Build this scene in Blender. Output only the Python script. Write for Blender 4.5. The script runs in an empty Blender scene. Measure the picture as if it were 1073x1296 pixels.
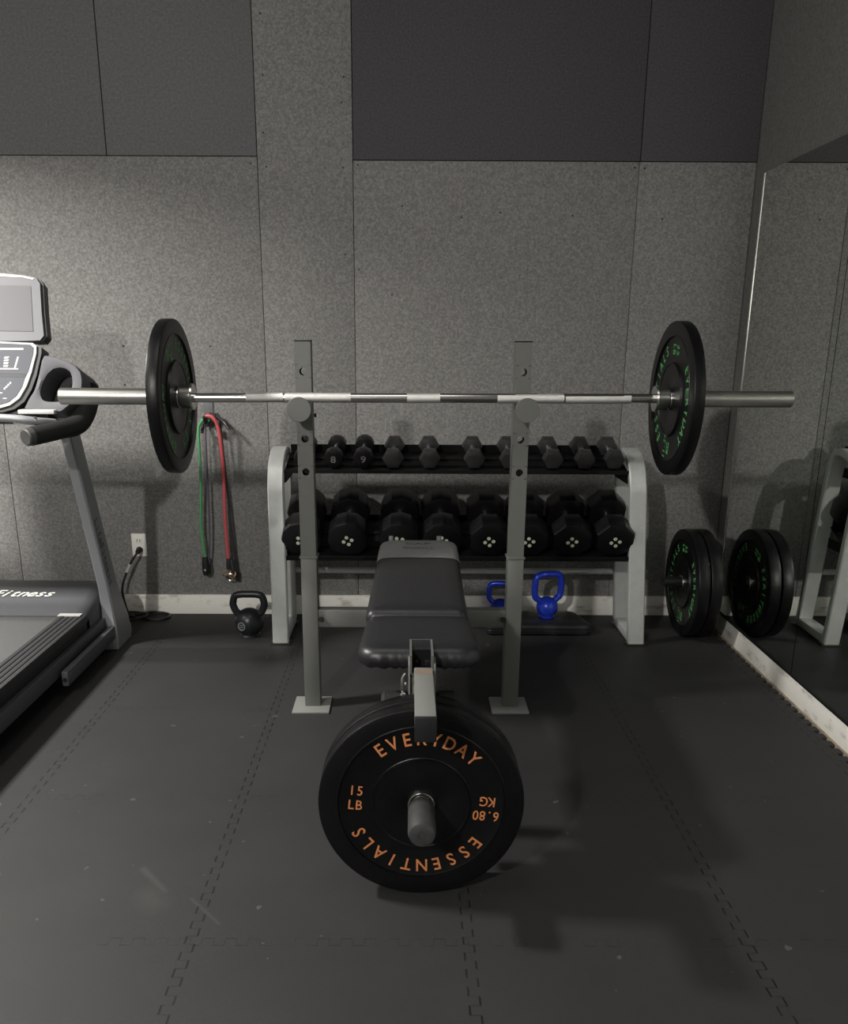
import bpy, bmesh, math, random
from mathutils import Vector, Matrix, Euler
random.seed(7)
PI = math.pi
SC = bpy.context.scene
COL = SC.collection

# ------------------------------------------------------------------ materials
def node(nt, typ, **kw):
    n = nt.nodes.new(typ)
    for k, v in kw.items():
        setattr(n, k, v)
    return n

def mat(name, col, rough=0.5, metal=0.0, spec=0.5, noise=None, bump=None, coat=0.0):
    """noise=(scale, amount, detail): value variation of the colour; bump=(scale, strength)"""
    m = bpy.data.materials.new(name); m.use_nodes = True
    nt = m.node_tree; b = nt.nodes['Principled BSDF']
    b.inputs['Base Color'].default_value = (*col, 1)
    b.inputs['Roughness'].default_value = rough
    b.inputs['Metallic'].default_value = metal
    b.inputs['Specular IOR Level'].default_value = spec
    b.inputs['Coat Weight'].default_value = coat
    tc = node(nt, 'ShaderNodeTexCoord')
    if noise:
        n = node(nt, 'ShaderNodeTexNoise'); n.inputs['Scale'].default_value = noise[0]
        n.inputs['Detail'].default_value = noise[2]; n.inputs['Roughness'].default_value = 0.6
        nt.links.new(tc.outputs['Object'], n.inputs['Vector'])
        r = node(nt, 'ShaderNodeValToRGB')
        a = noise[1]
        r.color_ramp.elements[0].position = 0.3; r.color_ramp.elements[1].position = 0.7
        r.color_ramp.elements[0].color = (*[max(0, c*(1-a)) for c in col], 1)
        r.color_ramp.elements[1].color = (*[min(1, c*(1+a)) for c in col], 1)
        nt.links.new(n.outputs['Fac'], r.inputs['Fac'])
        nt.links.new(r.outputs['Color'], b.inputs['Base Color'])
    if bump:
        n2 = node(nt, 'ShaderNodeTexNoise'); n2.inputs['Scale'].default_value = bump[0]; n2.inputs['Detail'].default_value = 3
        nt.links.new(tc.outputs['Object'], n2.inputs['Vector'])
        bp = node(nt, 'ShaderNodeBump'); bp.inputs['Strength'].default_value = bump[1]; bp.inputs['Distance'].default_value = 0.004
        nt.links.new(n2.outputs['Fac'], bp.inputs['Height'])
        nt.links.new(bp.outputs['Normal'], b.inputs['Normal'])
    return m

def speckle(name, lo, mid, hi, scale, rough=0.95):
    m = bpy.data.materials.new(name); m.use_nodes = True
    nt = m.node_tree; b = nt.nodes['Principled BSDF']
    b.inputs['Roughness'].default_value = rough; b.inputs['Specular IOR Level'].default_value = 0.15
    tc = node(nt, 'ShaderNodeTexCoord')
    n = node(nt, 'ShaderNodeTexNoise'); n.inputs['Scale'].default_value = scale; n.inputs['Detail'].default_value = 5; n.inputs['Roughness'].default_value = 0.7
    nt.links.new(tc.outputs['Object'], n.inputs['Vector'])
    r = node(nt, 'ShaderNodeValToRGB')
    e = r.color_ramp.elements
    e[0].position = 0.34; e[0].color = (*lo, 1); e[1].position = 0.66; e[1].color = (*hi, 1)
    k = e.new(0.5); k.color = (*mid, 1)
    nt.links.new(n.outputs['Fac'], r.inputs['Fac'])
    nt.links.new(r.outputs['Color'], b.inputs['Base Color'])
    bp = node(nt, 'ShaderNodeBump'); bp.inputs['Strength'].default_value = 0.25; bp.inputs['Distance'].default_value = 0.002
    nt.links.new(n.outputs['Fac'], bp.inputs['Height']); nt.links.new(bp.outputs['Normal'], b.inputs['Normal'])
    return m

def g(v, w=0.0): return (v+w*0.5, v, v-w)
M = {}
M['felt_light'] = speckle('felt_light', g(.145, .005), g(.215, .008), g(.30, .012), 125)
M['felt_dark'] = speckle('felt_dark', (.066, .063, .068), (.083, .08, .086), (.104, .10, .107), 130)
M['felt_mid'] = speckle('felt_mid', (.125, .122, .125), (.155, .152, .156), (.19, .187, .191), 110)
M['felt_side'] = speckle('felt_side', g(.13, .006), g(.17, .008), g(.215, .01), 110)
M['gap'] = mat('gap', (.02, .02, .02), .95)
M['plaster'] = mat('plaster', (.13, .13, .125), .9, noise=(6, .08, 3))
M['ceiling'] = mat('ceiling', (.25, .25, .24), .9, noise=(40, .1, 3))
M['screw'] = mat('screw', (.02, .02, .02), .5, .6)
M['steel_frame'] = mat('steel_frame', (.135, .138, .128), .5, .2, bump=(300, .08))
M['steel_bright'] = mat('steel_bright', (.26, .265, .25), .42, .3)
M['rack_silver'] = mat('rack_silver', (.52, .535, .52), .42, .35, noise=(30, .05, 3))
M['chrome'] = mat('chrome', (.72, .71, .68), .2, 1.0)
M['sleeve'] = mat('sleeve', (.6, .59, .55), .32, 1.0, noise=(20, .06, 2))
M['knurl'] = mat('knurl', (.78, .77, .74), .5, 1.0, bump=(900, .5))
M['rubber'] = mat('rubber', (.0036, .0036, .004), .36, 0, .32, noise=(30, .25, 4), bump=(250, .1))
M['rubber_shelf'] = mat('rubber_shelf', (.004, .004, .004), .6, 0, .25)
M['head_iron'] = mat('head_iron', (.032, .032, .033), .4, .2, bump=(150, .06))
M['numeral'] = mat('numeral', (.16, .16, .155), .5)
M['rubber_head'] = mat('rubber_head', (.0036, .0036, .004), .33, 0, .45, bump=(150, .06))
M['iron_black'] = mat('iron_black', (.02, .022, .024), .34, .3, bump=(120, .15))
M['vinyl'] = mat('vinyl', (.013, .0133, .015), .40, 0, .5, bump=(60, .15))
M['vinyl_grey'] = mat('vinyl_grey', (.16, .16, .158), .65, noise=(50, .1, 3))
M['ink_grey'] = mat('ink_grey', (.06, .06, .06), .7)
M['plastic_black'] = mat('plastic_black', (.015, .015, .016), .4)
M['foam_black'] = mat('foam_black', (.006, .006, .006), .75, bump=(200, .2))
M['plug_grey'] = mat('plug_grey', (.04, .04, .039), .6, noise=(40, .2, 3))
M['orange'] = mat('orange', (.60, .215, .075), .6)
M['green_ink'] = mat('green_ink', (.10, .42, .12), .6)
M['petal'] = mat('petal', (.5, .56, .42), .5)
M['blue'] = mat('blue', (.014, .045, .52), .28, .1, coat=.3)
M['green_tube'] = mat('green_tube', (.09, .36, .14), .45)
M['red_tube'] = mat('red_tube', (.62, .10, .11), .45)
M['black_tube'] = mat('black_tube', (.03, .028, .032), .5)
M['brass'] = mat('brass', (.62, .38, .2), .35, .8)
M['white_plastic'] = mat('white_plastic', (.9, .89, .82), .4)
M['slot'] = mat('slot', (.08, .08, .07), .6)
M['label_white'] = mat('label_white', (.5, .5, .48), .6)
M['tread_grey'] = mat('tread_grey', (.085, .088, .095), .45, .1)
M['tread_silver'] = mat('tread_silver', (.30, .31, .325), .45, .3)
M['tread_side'] = mat('tread_side', (.13, .135, .14), .5, .2)
M['hood'] = mat('hood', (.075, .076, .082), .42)
M['belt'] = mat('belt', (.085, .085, .085), .7, noise=(300, .25, 3))
M['rail_grip'] = mat('rail_grip', (.03, .03, .032), .55)
M['console_grey'] = mat('console_grey', (.11, .11, .118), .55, 0, .2)
M['screen'] = mat('screen', (.15, .15, .155), .6, 0, .12)
M['bezel'] = mat('bezel', (.19, .19, .2), .6, 0, .15)
M['panel_face'] = mat('panel_face', (.10, .105, .118), .6, 0, .15)
M['trim_white'] = mat('trim_white', (.55, .55, .53), .5, 0, .2)
M['subfloor'] = mat('subfloor', (.36, .30, .24), .9, noise=(30, .3, 4))
M['mirror_edge'] = mat('mirror_edge', (.62, .63, .60), .25, .9)

def mirror_mat():
    m = bpy.data.materials.new('mirror_glass'); m.use_nodes = True
    b = m.node_tree.nodes['Principled BSDF']
    b.inputs['Base Color'].default_value = (.80, .83, .79, 1); b.inputs['Metallic'].default_value = 1; b.inputs['Roughness'].default_value = 0.0
    return m
M['mirror'] = mirror_mat()

def baseboard_mat():
    m = bpy.data.materials.new('worn_white_paint'); m.use_nodes = True
    nt = m.node_tree; b = nt.nodes['Principled BSDF']; b.inputs['Roughness'].default_value = .6
    tc = node(nt, 'ShaderNodeTexCoord')
    mp = node(nt, 'ShaderNodeMapping'); mp.inputs['Scale'].default_value = (9, 9, 22)
    nt.links.new(tc.outputs['Object'], mp.inputs['Vector'])
    n = node(nt, 'ShaderNodeTexNoise'); n.inputs['Scale'].default_value = 1.0; n.inputs['Detail'].default_value = 7; n.inputs['Roughness'].default_value = .65
    nt.links.new(mp.outputs['Vector'], n.inputs['Vector'])
    r = node(nt, 'ShaderNodeValToRGB'); e = r.color_ramp.elements
    e[0].position = .24; e[0].color = (.34, .30, .22, 1); e[1].position = .45; e[1].color = (.95, .93, .86, 1)
    nt.links.new(n.outputs['Fac'], r.inputs['Fac']); nt.links.new(r.outputs['Color'], b.inputs['Base Color'])
    return m
M['baseboard'] = baseboard_mat()

TX0, TY0, TS = -1.0247, 1.4887, 0.5774
def floor_mat():
    m = bpy.data.materials.new('foam_tiles'); m.use_nodes = True
    nt = m.node_tree; b = nt.nodes['Principled BSDF']; L = nt.links
    geo = node(nt, 'ShaderNodeNewGeometry'); sep = node(nt, 'ShaderNodeSeparateXYZ'); L.new(geo.outputs['Position'], sep.inputs[0])
    def mth(op, a, b_=None, c=None):
        n = node(nt, 'ShaderNodeMath', operation=op)
        for i, v in enumerate((a, b_, c)):
            if v is None: continue
            if isinstance(v, (int, float)): n.inputs[i].default_value = v
            else: L.new(v, n.inputs[i])
        return n.outputs[0]
    X, Y = sep.outputs[0], sep.outputs[1]
    def seam(a, a0, t, lw, phase):
        u = mth('DIVIDE', mth('SUBTRACT', a, a0), TS)
        d = mth('MULTIPLY', mth('SUBTRACT', u, mth('ROUND', u)), TS)     # distance to the nearest seam
        P = 0.048
        tf = mth('FRACT', mth('ADD', mth('DIVIDE', t, P), phase))
        sgn = mth('SUBTRACT', mth('MULTIPLY', mth('GREATER_THAN', tf, 0.5), 2.0), 1.0)
        off = mth('MULTIPLY', sgn, 0.0105)
        line = mth('LESS_THAN', mth('ABSOLUTE', mth('SUBTRACT', d, off)), lw)
        # short crossings of the jigsaw teeth
        edge = mth('MINIMUM', mth('MINIMUM', tf, mth('ABSOLUTE', mth('SUBTRACT', tf, 0.5))), mth('SUBTRACT', 1.0, tf))
        cross = mth('MULTIPLY', mth('LESS_THAN', edge, lw/P*0.7), mth('LESS_THAN', mth('ABSOLUTE', d), 0.0105))
        return line, cross
    # gaps are uneven: modulate with noise
    nz = node(nt, 'ShaderNodeTexNoise'); nz.inputs['Scale'].default_value = 9; nz.inputs['Detail'].default_value = 2
    L.new(geo.outputs['Position'], nz.inputs['Vector'])
    l1, c1 = seam(X, TX0, Y, 0.0021, 0.13)
    l2, c2 = seam(Y, TY0, X, 0.0014, 0.31)
    amp = mth('MULTIPLY', mth('SUBTRACT', nz.outputs['Fac'], 0.40), 6.0); amp = mth('MINIMUM', mth('MAXIMUM', amp, 0.0), 1.0)
    amp1 = mth('ADD', mth('MULTIPLY', amp, 0.2), 0.8)
    s = mth('MULTIPLY', l1, amp1)
    s = mth('MAXIMUM', s, mth('MULTIPLY', c1, mth('MULTIPLY', amp, 0.5)))
    s = mth('MAXIMUM', s, mth('MULTIPLY', l2, mth('MULTIPLY', amp, 0.6)))
    s = mth('MAXIMUM', s, mth('MULTIPLY', c2, mth('MULTIPLY', amp, 0.4)))
    # rubber colour, tile-to-tile tone, scuffs and dust
    n1 = node(nt, 'ShaderNodeTexNoise'); n1.inputs['Scale'].default_value = 2.2; n1.inputs['Detail'].default_value = 6; n1.inputs['Roughness'].default_value = .62
    L.new(geo.outputs['Position'], n1.inputs['Vector'])
    r1 = node(nt, 'ShaderNodeValToRGB'); e = r1.color_ramp.elements
    e[0].position = .3; e[0].color = (.027, .027, .0275, 1); e[1].position = .72; e[1].color = (.036, .0355, .035, 1)
    L.new(n1.outputs['Fac'], r1.inputs['Fac'])
    n2 = node(nt, 'ShaderNodeTexNoise'); n2.inputs['Scale'].default_value = 420; n2.inputs['Detail'].default_value = 2
    L.new(geo.outputs['Position'], n2.inputs['Vector'])
    mx = node(nt, 'ShaderNodeMixRGB', blend_type='MULTIPLY'); mx.inputs[0].default_value = .35
    L.new(r1.outputs['Color'], mx.inputs[1]); L.new(n2.outputs['Color'], mx.inputs[2])
    # dusty specks
    n3 = node(nt, 'ShaderNodeTexNoise'); n3.inputs['Scale'].default_value = 26; n3.inputs['Detail'].default_value = 2
    L.new(geo.outputs['Position'], n3.inputs['Vector'])
    dust = mth('MULTIPLY', mth('GREATER_THAN', n3.outputs['Fac'], 0.735), 0.30)
    # two long chalky scuffs
    def seg(ax, ay, bx, by, w):
        dx, dy = bx-ax, by-ay; l2_ = dx*dx+dy*dy
        px_, py_ = mth('SUBTRACT', X, ax), mth('SUBTRACT', Y, ay)
        t = mth('DIVIDE', mth('ADD', mth('MULTIPLY', px_, dx), mth('MULTIPLY', py_, dy)), l2_)
        t = mth('MINIMUM', mth('MAXIMUM', t, 0.0), 1.0)
        ex = mth('SUBTRACT', px_, mth('MULTIPLY', t, dx)); ey = mth('SUBTRACT', py_, mth('MULTIPLY', t, dy))
        d = mth('SQRT', mth('ADD', mth('MULTIPLY', ex, ex), mth('MULTIPLY', ey, ey)))
        return mth('MAXIMUM', mth('SUBTRACT', 1.0, mth('DIVIDE', d, w)), 0.0)
    sc = mth('MAXIMUM', seg(-.62, 1.74, -.545, 1.655, .012), seg(-.48, 1.63, -.40, 1.545, .006))
    sc = mth('MAXIMUM', sc, mth('MULTIPLY', seg(-.575, 1.64, -.555, 1.615, .05), .7))
    sc = mth('MULTIPLY', sc, mth('MULTIPLY', n1.outputs['Fac'], 0.2))
    dust = mth('MAXIMUM', dust, sc)
    mx3 = node(nt, 'ShaderNodeMixRGB'); L.new(dust, mx3.inputs[0]); L.new(mx.outputs[0], mx3.inputs[1]); mx3.inputs[2].default_value = (.17, .165, .15, 1)
    mx2 = node(nt, 'ShaderNodeMixRGB'); L.new(s, mx2.inputs[0]); L.new(mx3.outputs[0], mx2.inputs[1]); mx2.inputs[2].default_value = (.004, .004, .004, 1)
    L.new(mx2.outputs[0], b.inputs['Base Color'])
    b.inputs['Roughness'].default_value = .62; b.inputs['Specular IOR Level'].default_value = .35
    h = mth('SUBTRACT', mth('MULTIPLY', n2.outputs['Fac'], .12), s)
    bp = node(nt, 'ShaderNodeBump'); bp.inputs['Strength'].default_value = .4; bp.inputs['Distance'].default_value = .003
    L.new(h, bp.inputs['Height']); L.new(bp.outputs['Normal'], b.inputs['Normal'])
    return m
M['floor'] = floor_mat()

# ------------------------------------------------------------------ mesh builder
def catmull(pts, n=8, closed=False):
    P = [Vector(p) for p in pts]; out = []
    N = len(P)
    rng = range(N) if closed else range(N-1)
    for i in rng:
        if closed: p0, p1, p2, p3 = P[i-1], P[i], P[(i+1) % N], P[(i+2) % N]
        else: p0, p1, p2, p3 = P[max(i-1, 0)], P[i], P[i+1], P[min(i+2, N-1)]
        for k in range(n):
            t = k/n
            out.append(0.5*((2*p1)+(-p0+p2)*t+(2*p0-5*p1+4*p2-p3)*t*t+(-p0+3*p1-3*p2+p3)*t**3))
    if not closed: out.append(P[-1])
    return out

class B:
    def __init__(s): s.bm = bmesh.new()
    def box(s, c, size, bev=0.0, rot=None, seg=2):
        r = bmesh.ops.create_cube(s.bm, size=1.0); vs = r['verts']
        bmesh.ops.scale(s.bm, vec=size, verts=vs)
        if bev > 0:
            es = list({e for v in vs for e in v.link_edges})
            rb = bmesh.ops.bevel(s.bm, geom=es, offset=bev, segments=seg, profile=.5, affect='EDGES')
            vs = list({v for f in rb['faces'] for v in f.verts} | {v for v in vs if v.is_valid})
        if rot is not None: bmesh.ops.rotate(s.bm, cent=(0, 0, 0), matrix=Euler(rot).to_matrix(), verts=vs)
        bmesh.ops.translate(s.bm, vec=c, verts=vs); return s
    def bx(s, lo, hi, bev=0.0):
        return s.box([(a+b)/2 for a, b in zip(lo, hi)], [abs(b-a) for a, b in zip(lo, hi)], bev)
    def rings(s, rings, closed_u=True, cap=True, loop=False):
        vr = [[s.bm.verts.new(p) for p in r] for r in rings]
        n = len(vr[0]); K = len(vr)
        for i in range(K if loop else K-1):
            a, b = vr[i], vr[(i+1) % K]
            for j in range(n if closed_u else n-1):
                try: s.bm.faces.new((a[j], a[(j+1) % n], b[(j+1) % n], b[j]))
                except ValueError: pass
        if cap and not loop:
            s.bm.faces.new(list(reversed(vr[0]))); s.bm.faces.new(vr[-1])
        return s
    def tube(s, pts, r, n=10, closed=False, cap=True):
        P = [Vector(p) for p in pts]; N = len(P)
        T = []
        for i in range(N):
            if closed: t = P[(i+1) % N]-P[i-1]
            else: t = P[min(i+1, N-1)]-P[max(i-1, 0)]
            T.append(t.normalized())
        up = Vector((0, 0, 1)) if abs(T[0].z) < .9 else Vector((1, 0, 0))
        u = (up-T[0]*up.dot(T[0])).normalized(); R = []
        for i in range(N):
            u = (u-T[i]*u.dot(T[i])).normalized(); w = T[i].cross(u)
            ri = r(i/(N-1)) if callable(r) else r
            R.append([P[i]+(u*math.cos(2*PI*k/n)+w*math.sin(2*PI*k/n))*ri for k in range(n)])
        return s.rings(R, cap=cap and not closed, loop=closed)
    def lathe(s, prof, n=48, mtx=None, cap=True):
        """prof: list of (r,z); r=0 allowed only at the ends"""
        R = []
        for (r, z) in prof:
            r = max(r, 1e-4)
            R.append([Vector((r*math.cos(2*PI*k/n), r*math.sin(2*PI*k/n), z)) for k in range(n)])
        if mtx is not None: R = [[mtx @ p for p in q] for q in R]
        return s.rings(R, cap=cap)
    def ring_lathe(s, prof, n=64, mtx=None):
        """closed profile (torus-like)"""
        R = []
        for k in range(n):
            a = 2*PI*k/n
            q = [Vector((r*math.cos(a), r*math.sin(a), z)) for r, z in prof]
            R.append([mtx @ p for p in q] if mtx is not None else q)
        return s.rings(R, loop=True)
    def cyl(s, p0, p1, r0, r1=None, n=24, ch=0.0):
        p0, p1 = Vector(p0), Vector(p1); d = p1-p0; L = d.length
        q = d.to_track_quat('Z', 'Y').to_matrix().to_4x4(); mtx = Matrix.Translation(p0) @ q
        r1 = r0 if r1 is None else r1
        prof = [(r0-ch, 0), (r0, ch), (r1, L-ch), (r1-ch, L)] if ch else [(r0, 0), (r1, L)]
        return s.lathe(prof, n, mtx)
    def prism(s, outline, f0, f1, hole=None):
        """outline: list of 2D points; f0/f1 map 2D->3D for the two faces. hole: 2D list"""
        a = [f0(*p) for p in outline]; b = [f1(*p) for p in outline]
        if hole is None: return s.rings([a, b])
        n = len(outline)
        ha = [f0(*p) for p in hole]; hb = [f1(*p) for p in hole]
        return s.rings([a, b, hb, ha], loop=True)
    def add(s, verts, faces):
        v = [s.bm.verts.new(p) for p in verts]
        for f in faces:
            try: s.bm.faces.new([v[i] for i in f])
            except ValueError: pass
        return s
    def xform(s, m): bmesh.ops.transform(s.bm, matrix=m, verts=s.bm.verts); return s

def wl(o):  # location of the chain of parents (roots never rotate while building)
    v = Vector((0, 0, 0))
    while o is not None: v += o.location; o = o.parent
    return v

def mk(name, b, m, parent=None, smooth=35, loc=None):
    """link builder b as one mesh object; coordinates are world unless loc is given (then the object's origin is put there)"""
    bm = b.bm
    base = wl(parent) if parent is not None else Vector((0, 0, 0))
    if parent is None and loc is not None: base = Vector(loc)
    bmesh.ops.translate(bm, vec=-base, verts=bm.verts)
    bmesh.ops.recalc_face_normals(bm, faces=bm.faces)
    me = bpy.data.meshes.new(name); bm.to_mesh(me); bm.free()
    if smooth:
        for p in me.polygons: p.use_smooth = True
        me.set_sharp_from_angle(angle=math.radians(smooth))
    me.materials.append(m)
    o = bpy.data.objects.new(name, me); COL.objects.link(o)
    if parent is not None: o.parent = parent
    elif loc is not None: o.location = loc
    return o

def tag(o, label, cat, group=None):
    o['label'] = label; o['category'] = cat
    if group: o['group'] = group
    return o
def thing(name, loc, label, cat, group=None):
    o = bpy.data.objects.new(name, None); COL.objects.link(o); o.location = loc; o.empty_display_size = .05
    return tag(o, label, cat, group)
def struct(o): o['kind'] = 'structure'; return o
def dup(root, loc, rot=None, label=None, group=None):
    r = root.copy(); COL.objects.link(r); r.location = loc
    if rot is not None: r.rotation_euler = rot
    if label: r['label'] = label
    if group: r['group'] = group
    for ch in list(root.children):
        c = ch.copy(); COL.objects.link(c); c.parent = r
        for gch in list(ch.children):
            d = gch.copy(); COL.objects.link(d); d.parent = c
    return r

# lettering ----------------------------------------------------------------
_glyph = {}
def glyph(ch):
    if ch in _glyph: return _glyph[ch]
    cu = bpy.data.curves.new('glyph', 'FONT'); cu.body = ch; cu.size = 1.0; cu.offset = 0.012
    cu.align_x = 'CENTER'; cu.resolution_u = 3
    ob = bpy.data.objects.new('glyph', cu); COL.objects.link(ob)
    dg = bpy.context.evaluated_depsgraph_get(); ev = ob.evaluated_get(dg); me = ev.to_mesh()
    vs = [v.co.copy() for v in me.vertices]; fs = [tuple(p.vertices) for p in me.polygons]
    ev.to_mesh_clear(); bpy.data.objects.remove(ob); bpy.data.curves.remove(cu)
    _glyph[ch] = (vs, fs); return _glyph[ch]
CAPH = 0.70
def put_glyph(b, ch, mtx, h, wide=1.0):
    """glyph centred on its cap-height in the XY plane of mtx; h is the cap height"""
    if ch == ' ': return
    vs, fs = glyph(ch); k = h/CAPH
    b.add([mtx @ Vector((v.x*k*wide, (v.y-CAPH/2)*k, 0)) for v in vs], fs)
def text_line(b, s_, mtx, h, adv, wide=1.0):
    n = len(s_)
    for i, c in enumerate(s_):
        put_glyph(b, c, mtx @ Matrix.Translation(((i-(n-1)/2)*adv, 0, 0)), h, wide)

# ================================================================== the room
WY = 3.70      # face of the back wall panels
WX = 1.385     # right wall
def panel(name, x0, x1, z0, z1, m, parent, th=.012):
    gp = .0015 if z0 > 1 else .0009
    mk(name, B().bx((x0+gp, WY, z0+gp), (x1-gp, WY+th, z1-gp), .0025), m, parent)
wb = struct(mk('wall_back', B().bx((-3.2, WY+.0115, 0), (WX+.1, WY+.11, 2.75)), M['gap'], None, 0))
ZL, ZR = 1.899, 1.887
panel('dark_acoustic_panel', -3.2, -1.196, ZL, 2.75, M['felt_mid'], wb)
panel('dark_acoustic_panel', -1.196, -.601, ZL, 2.75, M['felt_mid'], wb)
panel('dark_acoustic_panel', -.222, .919, ZR, 2.75, M['felt_dark'], wb)
panel('dark_acoustic_panel', .919, WX-.002, ZR, 2.75, M['felt_dark'], wb)
panel('grey_acoustic_panel', -.601, -.222, .0, 2.75, M['felt_light'], wb)
panel('grey_acoustic_panel', -3.2, -1.737, .0, ZL, M['felt_light'], wb)
panel('grey_acoustic_panel', -1.737, -.601, .0, ZL, M['felt_light'], wb)
panel('grey_acoustic_panel', -.222, .916, .0, ZR, M['felt_light'], wb)
panel('grey_acoustic_panel', .916, WX-.002, .0, ZR, M['felt_light'], wb)
for x, z in [(-.567, 2.393), (-.567, 2.185), (-.573, 1.984), (-.566, 1.862), (-.253, 2.181), (-.264, 2.091), (-.262, 1.86), (-.628, 1.873), (-.202, 1.870),
             (-.026, 1.72), (.213, 1.679), (.369, 1.698), (.662, 1.687), (1.024, 1.677), (-.068, 1.382), (-1.194, 1.173), (-1.202, 1.015), (-.83, 1.175),
             (-.258, 1.537), (-.204, 1.48), (.897, 1.865), (.938, 1.863)]:
    mk('screw', B().cyl((x, WY+.002, z), (x, WY-.0015, z), .0042, .0035, 10), M['screw'], wb)
wr = struct(mk('wall_right', B().bx((WX, -2.6, 0), (WX+.1, WY+.0115, 2.75)), M['felt_side'], None, 0))
struct(mk('wall_left', B().bx((-3.3, -2.6, 0), (-3.2, WY+.0115, 2.75)), M['plaster'], None, 0))
struct(mk('wall_front', B().bx((-3.3, -2.7, 0), (WX+.1, -2.6, 2.75)), M['plaster'], None, 0))
struct(mk('ceiling', B().bx((-3.3, -2.7, 2.75), (WX+.1, WY+.11, 2.85)), M['ceiling'], None, 0))

# floor: black jigsaw foam tiles with a toothed free edge along the right wall, over a bare subfloor
fb = B()
EX = 1.318
edge = []
y = -2.6; k = 0
while y < WY-.012:
    off = .011 if k % 2 == 0 else -.011
    y2 = min(y+.026, WY-.012)
    if off > 0: edge += [(EX+off-.002, y-.003), (EX+off, y+.004), (EX+off, y2-.004), (EX+off-.002, y2+.003)]
    else: edge += [(EX+off, y+.004), (EX+off, y2-.004)]
    y = y2; k += 1
vt = [(-3.2, -2.6, 0), (-3.2, WY, 0)]
a = [(x, yy, 0) for x, yy in edge]
for i in range(len(a)-1):
    p, q = a[i], a[i+1]
    fb.add([(-3.2, p[1], 0), p, q, (-3.2, q[1], 0)], [(0, 1, 2, 3)])
    fb.add([p, (p[0], p[1], -.012), (q[0], q[1], -.012), q], [(0, 1, 2, 3)])
fl = struct(mk('floor', fb, M['floor'], None, 0))
mk('subfloor', B().bx((-3.3, -2.7, -.1), (WX+.1, WY+.11, -.012)), M['subfloor'], fl, 0)

bb = struct(mk('baseboard_back', B().bx((-3.2, WY-.012, -.01), (1.35, WY+.002, .088), .003), M['baseboard']))
br = struct(mk('baseboard_right', B().bx((1.350, -2.6, -.012), (WX+.002, WY-.013, .079), .003), M['baseboard']))

# wall mirror: two panes on the right wall
MX = 1.342; MY0 = 3.50; MYS = 2.765
def mirror_pane(y0, y1, label):
    t = thing('wall_mirror', (MX, (y0+y1)/2, .09), label, 'mirror', 'mirror panes on the right wall')
    mk('glass', B().bx((MX, y0, .082), (MX+.006, y1, 1.815)), M['mirror'], t, 0)
    mk('backing_board', B().bx((MX+.0065, y0, .082), (WX-.001, y1, 1.815)), M['gap'], t, 0)
    mk('bottom_channel', B().bx((MX-.004, y0, .0795), (MX-.0005, y1, .088)), M['screw'], t, 0)
    return t
m1 = mirror_pane(MYS+.002, MY0, 'wall mirror pane reaching the room corner, with a bright metal edge strip')
mk('edge_strip', B().bx((MX-.003, MY0, .082), (MX+.012, MY0+.009, 1.815), .001), M['mirror_edge'], m1)
m2 = mirror_pane(-1.2, MYS-.002, 'wall mirror pane nearer the camera, joined to the corner pane by a thin seam')

# ================================================================== bumper plates
PR = .2255
def plate_profile(t, bore=.0305):
    z0 = t; zr = t-.006
    up = [(bore, z0-.001), (bore+.002, z0), (.102, z0), (.1035, z0+.0016), (.1065, z0+.0016), (.1085, zr+.001), (.110, zr), (.179, zr), (.181, zr+.001),
          (.1825, z0+.001), (.1855, z0+.001), (.187, z0-.0003), (PR-.004, z0-.0003), (PR-.001, z0-.0015), (PR, z0-.004)]
    return up + [(r, -z) for r, z in reversed(up)]
def plate_text(t, left, right, rot):
    b = B(); zr = t-.006+.0006
    for flip in (0, 1):
        F = Matrix.Identity(4) if not flip else Matrix.Rotation(PI, 4, 'Y')
        def at(deg, r, extra=0):   # deg clockwise from the top
            a_ = math.radians(deg+rot)
            return F @ Matrix.Rotation(-a_, 4, 'Z') @ Matrix.Translation((0, r, zr)) @ Matrix.Rotation(extra, 4, 'Z')
        w = 'EVERYDAY'
        for i, c in enumerate(w): put_glyph(b, c, at((i-3.5)*11.6, .1560), .0305, .86)
        w = 'ESSENTIALS'
        for i, c in enumerate(w): put_glyph(b, c, at(180+(i-4.5)*12.6, .1560), .0305, .86)
        for deg, lines, q in ((270, left, -PI/2), (90, right, -PI/2)):
            base = at(deg, .1445, q)
            for li, s_ in enumerate(lines):
                dy = .0175*(1-2*li)
                text_line(b, s_, base @ Matrix.Translation((0, dy, 0)), .023, .0175 if len(s_) < 4 else .0150, .85)
    return b
def make_plate(name, loc, rot, t, left, right, tilt, ink, label, group=None):
    r = thing(name, (0, 0, 0), label, 'weight plate', group)
    mk('disc', B().ring_lathe(plate_profile(t), 96), M['rubber'], r, 30)
    mk('bore_ring', B().ring_lathe([(.0262, -t-.001), (.0262, t+.001), (.0295, t+.0025), (.0304, t), (.0304, -t), (.0295, -t-.0025)], 48), M['chrome'], r)
    mk('lettering', plate_text(t, left, right, tilt), ink, r, 0)
    r.location = loc; r.rotation_euler = rot
    return r
FR = (PI/2, 0, 0)                 # face towards the camera (local +Z -> -Y)
RX = (PI/2, 0, -PI/2)             # local +Z -> -X
PZ = PR+.0005
orange = make_plate('bumper_plate', (.032, 1.670, PZ), FR, .0205, ['15', 'LB'], ['6.80', 'KG'], 5.5, M['orange'],
                    'black plate with orange lettering, foremost on the front peg of the bench', 'plates on the front peg of the bench')
dup(orange, (.032, 1.7168, PZ), (PI/2, math.radians(40), 0), 'black plate tucked directly behind the orange-lettered front plate of the bench')
BY, BZ = 2.60, 1.036
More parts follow.
